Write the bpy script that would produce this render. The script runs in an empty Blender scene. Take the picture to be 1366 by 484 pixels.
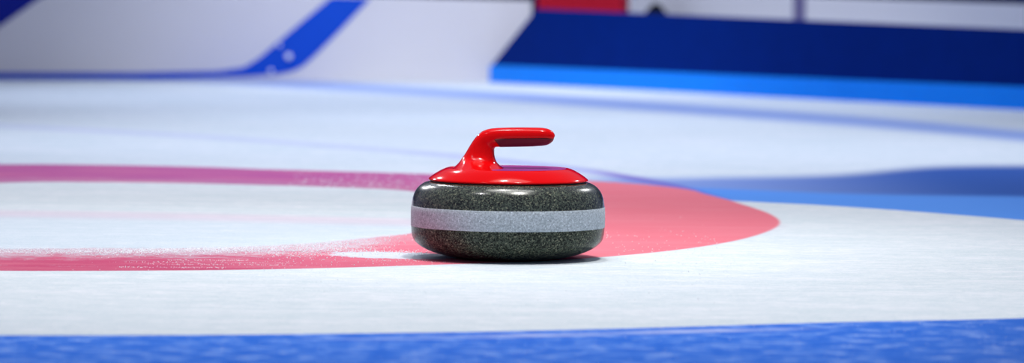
import bpy, bmesh, math, random
from mathutils import Vector, Matrix
random.seed(4)
scene = bpy.context.scene
COL = scene.collection

# ------------------------------------------------------------------ helpers
def lin(r, g, b):
    f = lambda c: (c/255/12.92) if c/255 <= .04045 else ((c/255+.055)/1.055)**2.4
    return (f(r), f(g), f(b), 1.0)

def new_mat(name):
    m = bpy.data.materials.new(name); m.use_nodes = True
    nt = m.node_tree
    return m, nt, nt.nodes['Principled BSDF']

class X:
    """tiny expression wrapper around shader Math nodes"""
    def __init__(s, nt, sock): s.nt, s.s = nt, sock
    def op(s, o, *a):
        n = s.nt.nodes.new('ShaderNodeMath'); n.operation = o
        for i, v in enumerate((s,)+a):
            if isinstance(v, X): s.nt.links.new(v.s, n.inputs[i])
            else: n.inputs[i].default_value = v
        return X(s.nt, n.outputs[0])
    def __add__(s, o): return s.op('ADD', o)
    def __radd__(s, o): return s.op('ADD', o)
    def __sub__(s, o): return s.op('SUBTRACT', o)
    def __rsub__(s, o): return (s*-1.0) + o
    def __mul__(s, o): return s.op('MULTIPLY', o)
    def __rmul__(s, o): return s.op('MULTIPLY', o)
    def __truediv__(s, o): return s.op('DIVIDE', o)
    def inv(s): return 1.0 - s
    def abs(s): return s.op('ABSOLUTE')
    def mn(s, o): return s.op('MINIMUM', o)
    def mx(s, o): return s.op('MAXIMUM', o)
    def step(s, a, b):                      # smoothstep: 0 at a, 1 at b (a<b)
        n = s.nt.nodes.new('ShaderNodeMapRange'); n.interpolation_type = 'SMOOTHSTEP'
        s.nt.links.new(s.s, n.inputs['Value'])
        n.inputs['From Min'].default_value = a; n.inputs['From Max'].default_value = b
        return X(s.nt, n.outputs['Result'])
    def below(s, w): return s.step(-w, w).inv()   # 1 where s<0, edge half-width w
    def above(s, w): return s.step(-w, w)

def curve(nt, x, pts, x0, x1, y0, y1):
    """float curve y(x) through pts"""
    n = nt.nodes.new('ShaderNodeFloatCurve')
    cm = n.mapping; c = cm.curves[0]
    cm.use_clip = False
    P = sorted(((px-x0)/(x1-x0), (py-y0)/(y1-y0)) for px, py in pts)
    while len(c.points) < len(P): c.points.new(.5, .5)
    for p, (a, b) in zip(c.points, P):
        p.location = (a, b); p.handle_type = 'AUTO_CLAMPED'
    cm.update()
    u = (x - x0)/(x1-x0)
    nt.links.new(u.s, n.inputs['Value'])
    return X(nt, n.outputs['Value'])*(y1-y0) + y0

def noise(nt, vec, scale, detail=3, rough=.55, sx=1, sy=1, sz=1):
    mp = nt.nodes.new('ShaderNodeMapping'); mp.inputs['Scale'].default_value = (sx, sy, sz)
    nt.links.new(vec, mp.inputs['Vector'])
    n = nt.nodes.new('ShaderNodeTexNoise')
    n.inputs['Scale'].default_value = scale; n.inputs['Detail'].default_value = detail
    n.inputs['Roughness'].default_value = rough
    nt.links.new(mp.outputs[0], n.inputs['Vector'])
    return X(nt, n.outputs['Fac'])

def mix(nt, fac, a, b):
    n = nt.nodes.new('ShaderNodeMix'); n.data_type = 'RGBA'
    for sock, v in ((n.inputs[0], fac), (n.inputs[6], a), (n.inputs[7], b)):
        if isinstance(v, X): nt.links.new(v.s, sock)
        elif isinstance(v, bpy.types.NodeSocket): nt.links.new(v, sock)
        else: sock.default_value = v
    return n.outputs[2]

def link_obj(name, bm, mat, parent=None, smooth=False):
    me = bpy.data.meshes.new(name)
    bmesh.ops.recalc_face_normals(bm, faces=bm.faces)
    bm.to_mesh(me); bm.free()
    if smooth:
        for p in me.polygons: p.use_smooth = True
    me.materials.append(mat)
    o = bpy.data.objects.new(name, me); COL.objects.link(o)
    if parent: o.parent = parent
    return o

def tag(o, label=None, cat=None, group=None, kind=None):
    if label: o['label'] = label
    if cat: o['category'] = cat
    if group: o['group'] = group
    if kind: o['kind'] = kind
    return o

def empty(name, loc, rz, label, cat, group=None):
    o = bpy.data.objects.new(name, None); COL.objects.link(o)
    o.empty_display_size = .05
    o.location = loc; o.rotation_euler = (0, 0, rz)
    return tag(o, label, cat, group)

def lathe(bm, prof, seg=160, close=False):
    rings = []
    for r, z in prof:
        if r < 1e-6: rings.append([bm.verts.new((0, 0, z))])
        else: rings.append([bm.verts.new((r*math.cos(2*math.pi*k/seg), r*math.sin(2*math.pi*k/seg), z)) for k in range(seg)])
    pairs = list(zip(rings, rings[1:]))
    if close: pairs.append((rings[-1], rings[0]))
    for A, B in pairs:
        for k in range(seg):
            j = (k+1) % seg
            if len(A) == 1 and len(B) == 1: continue
            if len(A) == 1: bm.faces.new((A[0], B[j], B[k]))
            elif len(B) == 1: bm.faces.new((A[k], A[j], B[0]))
            else: bm.faces.new((A[k], A[j], B[j], B[k]))

def smooth_prof(pts, n=6):
    """Catmull-Rom through profile points"""
    P = [pts[0]] + list(pts) + [pts[-1]]
    out = []
    for i in range(1, len(P)-2):
        p0, p1, p2, p3 = P[i-1:i+3]
        for k in range(n):
            t = k/n
            out.append(tuple(.5*((2*p1[j]) + (-p0[j]+p2[j])*t + (2*p0[j]-5*p1[j]+4*p2[j]-p3[j])*t*t + (-p0[j]+3*p1[j]-3*p2[j]+p3[j])*t**3) for j in range(len(p1))))
    out.append(tuple(pts[-1]))
    return out

def prism(bm, poly, y0, y1, bevel=0):
    """extrude polygon given in (u,z) from y0 to y1"""
    a = [bm.verts.new((u, y0, z)) for u, z in poly]
    b = [bm.verts.new((u, y1, z)) for u, z in poly]
    bm.faces.new(a); bm.faces.new(b[::-1])
    n = len(poly)
    for i in range(n):
        bm.faces.new((a[i], b[i], b[(i+1) % n], a[(i+1) % n]))
    if bevel:
        bmesh.ops.bevel(bm, geom=list(bm.edges), offset=bevel, segments=2, affect='EDGES', profile=.6)

# ------------------------------------------------------------------ materials
def simple(name, col, rough=.5, spec=.5, coat=0, var=.06, scale=30):
    m, nt, b = new_mat(name)
    tc = nt.nodes.new('ShaderNodeTexCoord')
    f = noise(nt, tc.outputs['Object'], scale)
    dark = tuple(c*(1-var) for c in col[:3])+(1,)
    lite = tuple(min(1, c*(1+var)) for c in col[:3])+(1,)
    nt.links.new(mix(nt, f, dark, lite), b.inputs['Base Color'])
    b.inputs['Roughness'].default_value = rough
    b.inputs['Specular IOR Level'].default_value = spec
    b.inputs['Coat Weight'].default_value = coat
    b.inputs['Coat Roughness'].default_value = .05
    return m

M_red = simple('glossy_red_plastic', lin(222, 8, 12), .11, .15, .0, .02)
M_grip_shade = simple('shaded_red_underside', lin(98, 26, 32), .4, .3, 0, .08)  # red of the grip with the underside's shade put into the colour
M_purple = simple('purple_sheen_plate', lin(168, 62, 150), .3, .4, .1, .14, 60)
M_black = simple('black_rubber', lin(14, 14, 16), .5)
M_white = simple('white_board', lin(222, 220, 226), .6, .25, 0, .02, 4)
M_rear = simple('rear_white_board', lin(240, 242, 255), .6, .25, 0, .02, 4)
M_blue = simple('print_blue', lin(10, 78, 205), .6, .2, 0, .05, 4)
M_deepblue = simple('print_deep_blue', lin(0, 26, 145), .6, .2, 0, .05, 4)
M_navy = simple('navy_fabric', lin(0, 36, 118), .75, .04, 0, .12, 9)
M_strip = simple('bright_blue_strip', lin(18, 138, 255), .5, .1, 0, .06, 6)
M_redbox = simple('red_crate_plastic', lin(248, 22, 62), .5, .3, 0, .06, 6)
M_bag = simple('black_fabric', lin(16, 22, 38), .8, .2, 0, .2, 20)
M_post = simple('grey_post', lin(120, 116, 165), .5)
M_wall = simple('blue_wall', lin(6, 26, 120), .8, .1, 0, .1, 2)
M_snow = simple('packed_snow', lin(245, 248, 255), .8, .2, 0, .02, 40)

def granite(name, base, fleck, bright, rough, coat, dens, dark=.7):
    m, nt, b = new_mat(name)
    tc = nt.nodes.new('ShaderNodeTexCoord'); v = tc.outputs['Object']
    vo = nt.nodes.new('ShaderNodeTexVoronoi'); vo.inputs['Scale'].default_value = 620
    nt.links.new(v, vo.inputs['Vector'])
    sep = nt.nodes.new('ShaderNodeSeparateColor'); nt.links.new(vo.outputs['Color'], sep.inputs[0])
    r, g2 = X(nt, sep.outputs[0]), X(nt, sep.outputs[1])
    big = noise(nt, v, 45, 4)
    f1 = (r*.75 + big*.5).step(dens, dens+.35)
    c = mix(nt, f1, base, fleck)
    c = mix(nt, g2.step(.86, .97)*.8, c, bright)
    dk = noise(nt, v, 300, 2)
    c = mix(nt, dk.step(.52, .66)*dark, c, tuple(x*.35 for x in base[:3])+(1,))
    nt.links.new(c, b.inputs['Base Color'])
    b.inputs['Roughness'].default_value = rough
    sz = nt.nodes.new('ShaderNodeSeparateXYZ'); nt.links.new(v, sz.inputs[0])
    up = X(nt, sz.outputs[2]).step(.05, .085)      # the shoulder is polished, the underside worn
    nt.links.new((up*coat).s, b.inputs['Coat Weight'])
    nt.links.new((up*.35+.1).s, b.inputs['Specular IOR Level'])
    b.inputs['Coat Roughness'].default_value = .07
    return m
M_granite = granite('polished_dark_granite', lin(30, 33, 30), lin(78, 86, 74), lin(140, 142, 118), .22, .5, .42)
M_band = granite('frosted_granite_band', lin(160, 170, 178), lin(188, 197, 204), lin(222, 230, 236), .7, 0, .35, .3)

# ------------------------------------------------------------------ ice floor with the painted house
def ice_material():
    m, nt, b = new_mat('painted_curling_ice')
    tc = nt.nodes.new('ShaderNodeTexCoord'); v = tc.outputs['Object']
    sp = nt.nodes.new('ShaderNodeSeparateXYZ'); nt.links.new(v, sp.inputs[0])
    x, y = X(nt, sp.outputs[0]), X(nt, sp.outputs[1])
    n_pebble = noise(nt, v, 160, 3, .6)
    n_fine = noise(nt, v, 420, 2, .6)
    n_mid = noise(nt, v, 26, 4, .6)
    n_big = noise(nt, v, 2.2, 4, .55)
    n_streak = noise(nt, v, 9, 5, .65, .35, 1.6, 1)

    def ring(pts, cx, cy, rx, ry):
        dx, dy = (x-cx)/rx, (y-cy)/ry
        rho = (dx*dx + dy*dy).op('SQRT')
        th = dy.op('ARCTAN2', dx)/(2*math.pi) + .5
        return rho / curve(nt, th, pts, 0, 1, .75, 1.25) - 1.0
    outer = ring([(0, 1.0), (.12, 1.0), (.2561, .9877), (.2763, .9863), (.2966, .9917), (.3178, .996), (.3326, 1.0003), (.3524, 1.0146), (.3731, 1.0254), (.396, 1.0227), (.4188, 1.0144), (.4463, 1.0025), (.4722, .9942), (.5061, .9779), (.5244, .973), (.5487, .9839), (.5685, 1.0028), (.5913, 1.0381), (.6037, 1.0394), (.6185, 1.0263), (.6457, .9952), (.6766, .9617), (.7082, .9467), (.736, .9765), (.7659, 1.011), (.7936, 1.03), (.9, 1.0), (1, 1.0)],
                 -.7616, 1.1987, 1.257, 1.5836)
    inner = ring([(0, 1.0), (.2289, 1.0145), (.2673, .987), (.3058, 1.0086), (.3417, 1.0035), (.3743, .9749), (.4049, .9745), (.4424, .9606), (.5092, .9641), (.5709, 1.0101), (.6262, 1.0548), (.6502, 1.0166), (.681, .9744), (.7282, .9429), (.7825, .9696), (.8318, 1.02), (1, 1.0)],
                 -.6854, 1.1081, .653, 1.0058)
    yc = lambda pts: curve(nt, x, pts, -3, 3, -2, 12)
    near = yc([(-3, -1.2), (-1.2, -1.385), (-.585, -1.369), (-.431, -1.35), (-.284, -1.323), (-.136, -1.286), (.007, -1.244), (.204, -1.164), (.392, -1.078), (.649, -.981), (1.4, -.5), (3, 1)])
    low = yc([(-3, 2), (0, 2.0), (.2, 1.92), (.323, 1.80), (.377, 1.69), (.457, 1.60), (.571, 1.52), (.682, 1.404), (.79, 1.27), (.913, 1.095), (1.5, .1), (3, -1.5)])
    top = yc([(-3, 2.6), (.1, 2.5), (.285, 2.46), (.457, 2.53), (.681, 2.658), (.772, 2.777), (.873, 2.972), (.973, 3.119), (1.184, 3.221), (3, 3.3)])
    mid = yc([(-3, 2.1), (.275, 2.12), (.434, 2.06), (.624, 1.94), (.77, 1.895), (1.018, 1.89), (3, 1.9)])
    purp = yc([(-3, 6), (-1.398, 4.97), (-1.081, 4.68), (-.777, 4.357), (-.486, 3.964), (-.215, 3.558), (.034, 3.072), (.165, 2.766), (.254, 2.47), (.335, 2.15), (.5, 1.4), (3, 1)])
    faint = yc([(-3, 11.9), (-1.487, 10.463), (-1.145, 9.998), (-.822, 9.558), (-.513, 9.041), (-.073, 8.331), (.3, 7.593), (.755, 6.676), (1.147, 5.813), (1.415, 5.04), (3, .5)])
    pink = yc([(-3, 1), (-.888, .97), (-.558, .94), (-.23, .86), (-.049, .83), (3, .8)])

    # bare ice: slightly streaked blue white
    ice = mix(nt, n_streak.step(.35, .7), lin(221, 231, 238), lin(240, 243, 250))
    n_str2 = noise(nt, v, 55, 4, .7, .5, 1.3, 1)
    ice = mix(nt, n_str2.step(.42, .62).inv()*.42, ice, lin(188, 208, 217))
    ice = mix(nt, (n_pebble*.6+n_fine*.4).step(.5, .62)*.5, ice, lin(254, 254, 255))
    ice = mix(nt, n_mid.step(.5, .75)*.22, ice, lin(196, 214, 226))
    # red paint; light and haze are put in as paler right, lilac far left
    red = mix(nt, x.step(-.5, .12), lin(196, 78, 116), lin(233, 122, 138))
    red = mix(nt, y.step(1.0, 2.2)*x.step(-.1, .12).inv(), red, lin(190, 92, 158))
    red = mix(nt, n_streak.step(.4, .75)*.4, red, lin(240, 156, 170))
    red = mix(nt, (n_fine*.5+n_pebble*.5).step(.6, .72)*.55, red, lin(250, 205, 215))
    # blue colours: near ring paint, and far band with a darker far half
    bn = mix(nt, n_mid.step(.4, .65), lin(42, 114, 228), lin(90, 148, 246))
    bn = mix(nt, x.step(.35, .75), bn, lin(44, 104, 204))
    bn = mix(nt, n_mid.step(.50, .68)*n_pebble.step(.38, .58)*.6, bn, lin(176, 198, 250))
    bn = mix(nt, n_fine.step(.64, .72)*.4, bn, lin(205, 220, 255))
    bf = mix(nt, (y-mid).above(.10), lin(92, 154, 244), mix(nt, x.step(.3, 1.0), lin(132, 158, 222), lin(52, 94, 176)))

    c = ice
    # faint lines under the far ice
    c = mix(nt, (y-faint).abs().step(.1, .95).inv()*.8, c, lin(120, 152, 226))
    c = mix(nt, (y-purp).abs().step(.03, .22).inv()*x.step(.34, .42).inv()*(.22 + x.step(-.4, .2)*.3), c, lin(150, 150, 235))
    c = mix(nt, (y-pink).abs().step(.02, .18).inv()*outer.below(.02)*.3, c, lin(238, 178, 205))
    # inner disc: a cool band in front of the pink line
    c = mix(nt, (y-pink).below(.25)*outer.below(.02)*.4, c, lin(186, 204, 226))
    # far blue band
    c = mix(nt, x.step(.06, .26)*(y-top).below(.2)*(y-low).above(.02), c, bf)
    # near blue ring
    c = mix(nt, (y-near).below(.006), c, bn)
    streak = ((y-near) + .05 + n_big*.03).abs().step(.006, .034).inv()*n_streak.step(.38, .58)
    c = mix(nt, streak*.75*x.step(-.3, -.05)*x.step(.25, .45).inv(), c, lin(200, 210, 252))
    # the red ring
    front = y.step(.35, 1.0).inv()*.8 + .2
    wob = (n_mid-.5)*.05 + (n_pebble-.5)*.07
    inedge = inner + front*wob*1.6
    rmask = outer.below(.004)*inedge.above(.012)
    # scraped frost lying on the inner part of the near red ring, left of the stone
    left = x.step(-.24, -.17).inv()*.7 + .3
    frost = (inner - .17 + (n_pebble-.5)*.5 + (n_mid-.5)*.42).below(.09)*front*left
    frost = frost*(n_fine*.5+n_pebble*.5).step(.38, .54)
    # frost scraped clear beside the stone
    px, py = (x+.17), (y-.03)
    pu = (px*.93 - py*.37)/.105
    pv = (px*.37 + py*.93)/.068
    pd = (pu*pu + pv*pv).op('SQRT') + (n_pebble-.5)*.8 + (n_mid-.5)*.8
    patch = (pd-1.0).below(.12)
    # thin white scratches along the ring
    scr = noise(nt, v, 60, 3, .6, .12, 1.6, 1).step(.6, .68)*n_pebble.step(.45, .6)*x.step(-.05, .0).inv()
    rmask = rmask*(frost*.85).inv()*(patch*.93).inv()*(scr*front*.7).inv()
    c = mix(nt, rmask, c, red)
    # purple overlap where the line meets the red
    ov = (y-purp).abs().step(.03, .2).inv()*x.step(.15, .25)*x.step(.36, .46).inv()*outer.above(.01)
    c = mix(nt, ov*.6, c, lin(118, 80, 190))
    nt.links.new(c, b.inputs['Base Color'])
    b.inputs['Roughness'].default_value = .5
    b.inputs['Specular IOR Level'].default_value = .12
    bump = nt.nodes.new('ShaderNodeBump'); bump.inputs['Strength'].default_value = .45
    bump.inputs['Distance'].default_value = .002
    hgt = n_pebble*.7 + n_fine*.3 + frost*.8
    nt.links.new(hgt.s, bump.inputs['Height'])
    nt.links.new(bump.outputs[0], b.inputs['Normal'])
    return m

bm = bmesh.new()
vs = [bm.verts.new(p) for p in ((-14, -9, 0), (14, -9, 0), (14, 22, 0), (-14, 22, 0))]
bm.faces.new(vs)
tag(link_obj('floor', bm, ice_material()), kind='structure')

# ------------------------------------------------------------------ the curling stone
stone = empty('curling_stone', (0, 0, 0), 0,
              'dark speckled granite curling stone with pale frosted band and red handle, standing on the ice', 'curling stone')
prof = smooth_prof([(0, .010), (.05, .009), (.0605, .004), (.064, .0004), (.068, .0003), (.0745, .0010), (.09, .0032), (.104, .0065), (.117, .0108), (.1290, .0166), (.1372, .0228), (.1420, .0292), (.1443, .0380)], 5)
prof += smooth_prof([(.1450, .0480), (.1451, .058), (.1451, .070), (.1446, .0785)], 4)
prof += smooth_prof([(.1438, .0840), (.1426, .0905), (.1400, .0978), (.1362, .1038), (.1300, .1096), (.1210, .1138), (.1075, .1155), (.09, .1157), (0, .1157)], 6)
bm = bmesh.new(); lathe(bm, prof)
body = link_obj('granite_body', bm, M_granite, stone, True)
bm = bmesh.new()
lathe(bm, [(.1440, .0478), (.1452, .0480), (.1454, .0486), (.1455, .058), (.1455, .070), (.1451, .0777), (.1447, .0783), (.1436, .0785)], close=True)
tag(link_obj('striking_band', bm, M_band, body, True), 'pale frosted grey band around the stone')
bm = bmesh.new()
lathe(bm, [(.108, .1128), (.1155, .1120), (.1168, .1132), (.1168, .1163), (.108, .1168)], close=True)
link_obj('gasket', bm, M_black, stone, True)
# cap: a shallow red dish cover
bm = bmesh.new()
cap = [(.1, .1160), (.1165, .1158)] + smooth_prof([(.1188, .1166), (.1196, .1178), (.1180, .1200), (.1115, .1248), (.1025, .1303), (.0955, .1336), (.0915, .1349), (.0880, .1348), (.0868, .1342)], 5) + [(0, .1342)]
lathe(bm, cap)
capo = link_obj('handle_cap', bm, M_red, stone, True)
bm = bmesh.new()
a0 = math.acos(-.024/.0866)
pl = [(.0866*math.cos(a0-2*a0*k/60), .0866*math.sin(a0-2*a0*k/60)) for k in range(61)]
lo_ = [bm.verts.new((u, w_, .1335)) for u, w_ in pl]; hi_ = [bm.verts.new((u, w_, .1349)) for u, w_ in pl]
bm.faces.new(lo_[::-1]); bm.faces.new(hi_)
for k in range(61): bm.faces.new((lo_[k], lo_[(k+1) % 61], hi_[(k+1) % 61], hi_[k]))
tag(link_obj('cap_top_sheen', bm, M_purple, capo), 'top of the cap with purple sheen painted in')  # purple reflection on the glossy cap top, put into the plate's colour

# handle: swept section along the gooseneck. stations: (left/upper px, right/lower px, half depth)
def W(px, py): return ((px-677)/890.0, (344-py)/888.0)
ST = [((586, 233), (716, 238), .0885), ((594, 228.5), (700, 233), .086), ((603, 224.5), (686, 229), .080), ((610, 218.5), (672, 225), .056), ((615, 211.5), (663.5, 219), .031),
      ((619.5, 205), (659, 211), .0225), ((625, 195.5), (658, 203), .0185), ((630.5, 187), (658.2, 198.5), .017),
      ((636, 180.3), (659.5, 196.6), .0168), ((642, 175.6), (662.5, 196.2), .0166), ((650, 172.6), (667, 196.2), .0164),
      ((662, 171.0), (674, 196), .0163), ((684, 170.2), (690, 195.6), .0163), ((706, 170), (707, 195), .0163), ((722, 170.3), (720.5, 194), .0158),
      ((731, 172.2), (727.8, 192.9), .0142), ((736.3, 176), (732.6, 190.5), .011), ((738.5, 180), (736, 187.4), .0065)]
ST2 = smooth_prof([(a[0], a[1], b_[0], b_[1], d) for a, b_, d in ST], 4)
def section(t, grip):
    """unit section: s in [-1,1] across in-plane (+1 = upper/left side), d in [-1,1] depth"""
    cs, sn = math.cos(t), math.sin(t)
    e = .78
    d = math.copysign(abs(cs)**e, cs); s = math.copysign(abs(sn)**e, sn)
    if grip > 0:        # lower half of the grip slopes inward to a narrower keel, leaving a crease
        if s < 0: d2 = d*(1+.45*s)
        else: d2 = d
        d = d*(1-grip)+d2*grip
    return s, d
bm = bmesh.new()
NS = 48; rings = []
for i, (lx, ly, rx, ry, dep) in enumerate(ST2):
    L, Rr = W(lx, ly), W(rx, ry)
    cx, cz = (L[0]+Rr[0])/2, (L[1]+Rr[1])/2
    ax, az = (L[0]-Rr[0])/2, (L[1]-Rr[1])/2
    gr = min(1, max(0, (lx-648)/16))
    ring = []
    for k in range(NS):
        s, d = section(2*math.pi*k/NS, gr)
        ring.append(bm.verts.new((cx+ax*s, -dep*d, cz+az*s)))
    rings.append(ring)
for A, B in zip(rings, rings[1:]):
    for k in range(NS):
        j = (k+1) % NS
        bm.faces.new((A[k], A[j], B[j], B[k]))
bm.faces.new(rings[0][::-1]); bm.faces.new(rings[-1])
handle = link_obj('handle', bm, M_red, stone, True)
# grip underside with its shade painted in: follows the lower half of the grip section, a hair proud
bm = bmesh.new(); rows = []
G = [q for q in ST2 if q[0] >= 647]
for i, (lx, ly, rx, ry, dep) in enumerate(G):
    L, Rr = W(lx, ly), W(rx, ry)
    cx, cz = (L[0]+Rr[0])/2, (L[1]+Rr[1])/2
    ax, az = (L[0]-Rr[0])/2, (L[1]-Rr[1])/2
    gr = min(1, max(0, (lx-648)/16))
    row = []; K = 26
    for k in range(K+1):
        t = math.pi + math.pi*k/K
        t = math.pi*1.0 + .05 + (math.pi-.10)*k/K
        s, d = section(t, gr)
        row.append(((cx+ax*s*1.02, -dep*d*1.025, cz+az*s*1.02), (cx+ax*s*.93, -dep*d*.93, cz+az*s*.93)))
    rows.append([(bm.verts.new(o), bm.verts.new(n)) for o, n in row])
for A, B in zip(rows, rows[1:]):
    for k in range(len(A)-1):
        bm.faces.new((A[k][0], A[k+1][0], B[k+1][0], B[k][0]))
        bm.faces.new((A[k][1], B[k][1], B[k+1][1], A[k+1][1]))
    for k in (0, len(A)-1):
        bm.faces.new((A[k][0], B[k][0], B[k][1], A[k][1]))
for Rw in (rows[0], rows[-1]):
    for k in range(len(Rw)-1):
        bm.faces.new((Rw[k][0], Rw[k][1], Rw[k+1][1], Rw[k+1][0]))
tag(link_obj('grip_shade', bm, M_grip_shade, handle, True), 'underside of the grip, its shade painted dark red')

# ------------------------------------------------------------------ loose snow left on the ice
def crumbs(name, pts, label):
    bm = bmesh.new()
    for x, y, r in pts:
        a = random.random()*6.28
        V = []
        for dx, dy, dz in ((1, 0, 0), (0, 1, 0), (-1, 0, 0), (0, -1, 0), (0, 0, .9), (0, 0, -.5)):
            k = r*random.uniform(.7, 1.3)
            V.append(bm.verts.new((x+k*(dx*math.cos(a)-dy*math.sin(a)), y+k*(dx*math.sin(a)+dy*math.cos(a)), r*.4+k*dz)))
        for p in range(4):
            q = (p+1) % 4
            bm.faces.new((V[p], V[q], V[4])); bm.faces.new((V[q], V[p], V[5]))
    o = link_obj(name, bm, M_snow)
    return tag(o, label, 'snow', kind='stuff')
def y_in(x): return 1.1081 - 1.0058*math.sqrt(max(0, 1-((x+.6854)/.653)**2))
P = []
for _ in range(3600):                       # frosted inner margin of the near red ring
    x = random.triangular(-.95, -.15, -.3)
    w = .05 + .20*max(0, min(1, (x+.42)/.2))
    P.append((x, y_in(x) - .02 - abs(random.gauss(0, w)) + random.gauss(0, .02), random.uniform(.0004, .0013)))
for _ in range(420):                        # scratch lines of frost along the ring
    k = random.choice(((-.17, -.58, -.30), (-.21, -.52, -.32), (-.12, -.5, -.38), (-.27, -.56, -.40)))
    x = random.uniform(k[1], k[2])
    P.append((x, k[0] + .06*(x+.5) + random.gauss(0, .007), random.uniform(.0004, .0010)))
for _ in range(260):                        # rim of the scraped patch
    x = random.uniform(-.27, -.12)
    P.append((x, .11 - .35*(x+.2) + random.gauss(0, .03), random.uniform(.0005, .0014)))
for _ in range(120):
    x = random.uniform(-.2, .02)
    P.append((x, -.085 + random.gauss(0, .012), random.uniform(.0004, .0010)))
P = [p for p in P if p[0]**2 + p[1]**2 > .0185]
for _ in range(260):
    x = random.uniform(-.45, -.13)
    P.append((x, random.gauss(2.2, .2), random.uniform(.0008, .0022)))
for _ in range(160):
    P.append((random.uniform(.16, .34), random.gauss(.25, .3), random.uniform(.0005, .0013)))
for _ in range(900):
    y = random.uniform(-1.7, -.1)
    P.append((random.uniform(-.62, .62), y, random.uniform(.0003, .0009)))
crumbs('snow_crumbs', P, 'loose white snow crumbs, thickest along the red ring left of the stone')

# ------------------------------------------------------------------ boards behind the sheet
nav_ang = math.atan2(-2.8157, 1.7811)
nb = empty('navy_barrier_board', (-.0829, 10.08, 0), nav_ang,
           'long navy barrier board with slanted left end and bright blue foot strip', 'barrier board')
bm = bmesh.new(); prism(bm, [(.0, .069), (.3289, .2986), (3.33, .2653), (4.3, .2545), (4.3, .069)], 0, .045, .004)
link_obj('board_panel', bm, M_navy, nb)
bm = bmesh.new(); prism(bm, [(-.004, 0), (4.3, 0), (4.3, .0795), (-.004, .0700)], -.006, .049, .003)
tag(link_obj('foot_strip', bm, M_strip, nb), 'bright blue strip along the foot of the board')

w_ang = math.atan2(.2, 1)
wb = empty('white_barrier_board', (-2.5, 9.65, 0), w_ang,
           'white barrier board with slanted blue stripe and deep blue corner, left of the navy board', 'barrier board')
bm = bmesh.new(); prism(bm, [(-.9, 0), (2.63, 0), (2.63, .3285), (2.15, .338), (-.9, .375)], 0, .035, .004)
link_obj('board_panel', bm, M_white, wb)
bm = bmesh.new()
prism(bm, [(1.970, .3330), (1.8375, .193), (1.7475, .1026), (1.6996, .0604), (1.6575, .0393), (1.5974, .027), (1.4772, .0174), (1.089, .002), (.4987, .001), (-.88, .001), (-.88, .022), (.4986, .0275), (1.0294, .0295), (1.3572, .0376), (1.4619, .0531), (1.5217, .0892), (1.6413, .1915), (1.812, .3350)], -.003, .002)
tag(link_obj('printed_stripe', bm, M_blue, wb), 'slanted bright blue stripe curving into the foot of the board')
bm = bmesh.new(); prism(bm, [(-.88, .02), (-.3, .02), (.323, .0904), (.4979, .2093), (.6441, .3136), (.71, .352), (-.88, .370)], -.003, .002)
tag(link_obj('printed_corner', bm, M_deepblue, wb), 'deep blue printed corner')

# second row of low white boards behind the navy board
rowA = empty('white_barrier_board', (1.01575, 10.77496, 0), nav_ang,
             'plain white low board behind the navy board, between the black bag and the grey post', 'barrier board', 'plain white boards behind the navy board')
bm = bmesh.new(); prism(bm, [(-.95, 0), (.262, 0), (.262, .362), (-.95, .352)], 0, .035, .004)
link_obj('board_panel', bm, M_rear, rowA)
rowB = empty('white_barrier_board', (1.01575, 10.77496, 0), nav_ang,
             'plain white low board behind the navy board, right of the grey post', 'barrier board', 'plain white boards behind the navy board')
bm = bmesh.new(); prism(bm, [(.350, 0), (2.9, 0), (2.9, .330), (1.7494, .3395), (.9786, .3483), (.350, .356)], 0, .035, .004)
link_obj('board_panel', bm, M_rear, rowB)
post = empty('board_post', (1.01575, 10.77496, 0), nav_ang, 'grey post joining the two plain white boards', 'post')
bm = bmesh.new(); prism(bm, [(.268, 0), (.344, 0), (.344, .40), (.268, .40)], -.004, .042, .006)
link_obj('post_shaft', bm, M_post, post)
bm = bmesh.new(); prism(bm, [(.258, .40), (.354, .40), (.354, .412), (.258, .412)], -.014, .052, .003)
link_obj('post_cap', bm, M_post, post)

# red crate and black bag behind the boards
cr = empty('red_crate', (.33, 12.72, 0), -.12, 'red plastic crate behind the left end of the navy board', 'crate')
bm = bmesh.new()
w, d, h, t = .2, .14, .46, .012
prism(bm, [(-w, 0), (w, 0), (w, h), (-w, h)], -d, -d+t); prism(bm, [(-w, 0), (w, 0), (w, h), (-w, h)], d-t, d)
prism(bm, [(-w, 0), (-w+t, 0), (-w+t, h), (-w, h)], -d+t, d-t); prism(bm, [(w-t, 0), (w, 0), (w, h), (w-t, h)], -d+t, d-t)
prism(bm, [(-w, 0), (w, 0), (w, t), (-w, t)], -d+t, d-t)
for k in (-.62, -.2, .2, .62):
    prism(bm, [(w*k-.008, .03), (w*k+.008, .03), (w*k+.008, h-.03), (w*k-.008, h-.03)], -d-.006, -d)
link_obj('crate_body', bm, M_redbox, cr)
bm = bmesh.new()
for y0, y1 in ((-d-.012, -d+.02), (d-.02, d+.012)): prism(bm, [(-w-.01, h-.02), (w+.01, h-.02), (w+.01, h+.006), (-w-.01, h+.006)], y0, y1)
for x0, x1 in ((-w-.01, -w+.02), (w-.02, w+.01)): prism(bm, [(x0, h-.02), (x1, h-.02), (x1, h+.006), (x0, h+.006)], -d+.02, d-.02)
link_obj('crate_rim', bm, M_redbox, cr)

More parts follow.
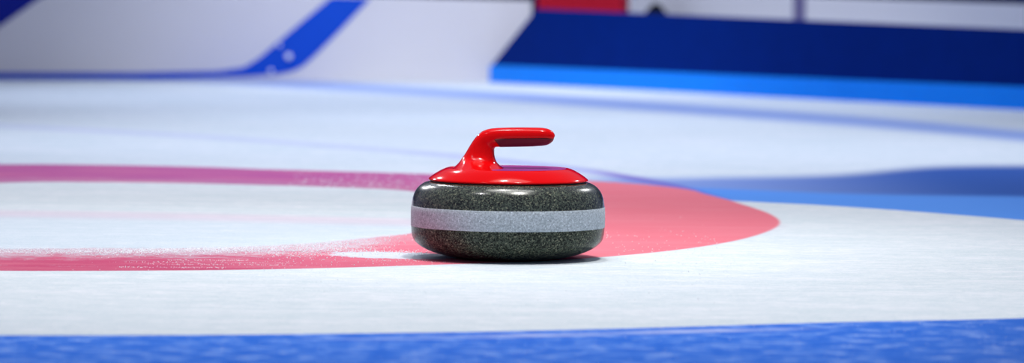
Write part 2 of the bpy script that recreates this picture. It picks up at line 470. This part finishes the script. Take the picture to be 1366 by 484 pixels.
bg = empty('black_bag', (.615, 11.2, 0), nav_ang, 'small black bag with peaked top, standing just behind the navy board', 'bag')
bm = bmesh.new()
rr = []
for z, sx, sy in smooth_prof([(0.002, .115, .07), (.02, .125, .08), (.12, .12, .078), (.2, .1, .062), (.26, .07, .04), (.30, .035, .02), (.318, .014, .008)], 4):
    rr.append([bm.verts.new((sx*math.copysign(abs(math.cos(a))**.7, math.cos(a)), sy*math.copysign(abs(math.sin(a))**.7, math.sin(a)), z)) for a in [2*math.pi*k/28 for k in range(28)]])
for A, B in zip(rr, rr[1:]):
    for k in range(28): bm.faces.new((A[k], A[(k+1) % 28], B[(k+1) % 28], B[k]))
bm.faces.new(rr[0][::-1]); bm.faces.new(rr[-1])
link_obj('bag_body', bm, M_bag, bg, True)

# snow specks stuck on the white board's stripe
for (u, z, r, lab) in ((1.640, .098, .013, 'largest white snow speck, stuck on the slanted blue stripe'),
                       (1.604, .142, .007, 'faint snow speck higher up, near the left edge of the blue stripe'),
                       (1.57, .04, .009, 'snow speck low down where the blue stripe meets the foot of the board')):
    bm = bmesh.new(); bmesh.ops.create_icosphere(bm, subdivisions=3, radius=r)
    for v_ in bm.verts: v_.co *= 1+.12*math.sin(v_.co.x*900+v_.co.z*700)
    o = link_obj('snow_speck', bm, M_snow, None, True)
    o.location = Vector((-2.5, 9.65, 0)) + Matrix.Rotation(w_ang, 3, 'Z') @ Vector((u, -.003-r*.6, z)); o.scale = (1, .7, 1)
    tag(o, lab, 'snow speck', 'snow specks on the blue stripe')

# hall wall far behind
bm = bmesh.new(); prism(bm, [(-14, 0), (14, 0), (14, 6), (-14, 6)], 21.5, 21.8)
tag(link_obj('wall_back', bm, M_wall), kind='structure')

# ------------------------------------------------------------------ light
wd = bpy.data.worlds.new('world'); scene.world = wd; wd.use_nodes = True
nt = wd.node_tree; bgk = nt.nodes['Background']
tc = nt.nodes.new('ShaderNodeTexCoord'); sp = nt.nodes.new('ShaderNodeSeparateXYZ'); nt.links.new(tc.outputs['Generated'], sp.inputs[0])
zz = X(nt, sp.outputs[2]).step(-.1, .6)
nt.links.new(mix(nt, zz, lin(150, 160, 215), lin(205, 215, 250)), bgk.inputs['Color'])
bgk.inputs['Strength'].default_value = .30

def lamp(loc, target, power, size, col=(1, 1, 1), spot=None, blend=.8):
    if spot:
        l = bpy.data.lights.new('spot', 'SPOT'); l.spot_size = math.radians(spot); l.spot_blend = blend; l.shadow_soft_size = size
    else:
        l = bpy.data.lights.new('lamp', 'AREA'); l.shape = 'DISK'; l.size = size
    l.energy = power; l.color = col
    o = bpy.data.objects.new('ceiling_or_fill_light', l); COL.objects.link(o)
    o.location = loc
    o.rotation_euler = (Vector(target)-Vector(loc)).to_track_quat('-Z', 'Y').to_euler()
    return o
lamp((.9, -1.3, 6), (-.14, -.35, 0), 830, .2, (1, .985, .92), spot=34, blend=1)
lamp((.2, .4, 7), (.1, .4, 0), 150, 3.6, (1, .985, .96))  # added wide fill that softens the shadows, not a hall lamp
lamp((4.3, 6.5, 4.6), (0, 0, .08), 420, .09, (.97, .99, 1), spot=8, blend=1)
lamp((-3.9, 8.0, 3.6), (0, 0, .08), 260, .07, (.95, .95, 1), spot=7, blend=1)
lamp((-3.1, 6.6, 3.9), (0, 0, .08), 220, .07, (.95, .95, 1), spot=7, blend=1)
lamp((-1.9, 6.4, 4.3), (0, 0, .08), 160, .07, (.95, .95, 1), spot=7, blend=1)
lamp((-2.2, -1.2, 5.6), (-.2, .5, 0), 45, .2, (1, .97, 1))
lamp((-.3, 1.2, 6.5), (-.3, 1.2, 0), 720, .2, (1, .985, .93), spot=34, blend=1)
lamp((.1, 4.2, 7), (.1, 4.2, 0), 1500, .3, (.84, .92, 1.08), spot=44, blend=1)
lamp((-.3, 8.2, 7), (-.1, 7.8, 0), 1500, .3, (.80, .90, 1.12), spot=46, blend=1)  # added spot that lifts the dark stretch of far ice
lamp((-.6, 4.5, 6), (.1, 10.1, .1), 1400, .4, (.95, .96, 1), spot=29, blend=1)  # added spot on the boards, so the navy fades towards the right

# ------------------------------------------------------------------ camera
cam = bpy.data.cameras.new('camera'); co = bpy.data.objects.new('camera', cam); COL.objects.link(co)
scene.camera = co
R = Vector((.999945169, .000530730, .0104583263)); U = Vector((-.01047178, .05067915, .99866008)); F = Vector((0, .99871485, -.05068193))
m = Matrix.Identity(4)
for i in range(3):
    m[i][0] = R[i]; m[i][1] = U[i]; m[i][2] = -F[i]
m[0][3], m[1][3], m[2][3] = .00554005228, -5.98538175, .418538664
co.matrix_world = m
cam.sensor_fit = 'HORIZONTAL'; cam.sensor_width = 36.0
cam.lens = 5340/1366*36
cam.clip_end = 200
cam.dof.use_dof = True; cam.dof.focus_distance = 5.9
cam.dof.aperture_fstop = (cam.lens/1000)/.026
scene.view_settings.view_transform = 'Standard'
scene.view_settings.look = 'None'
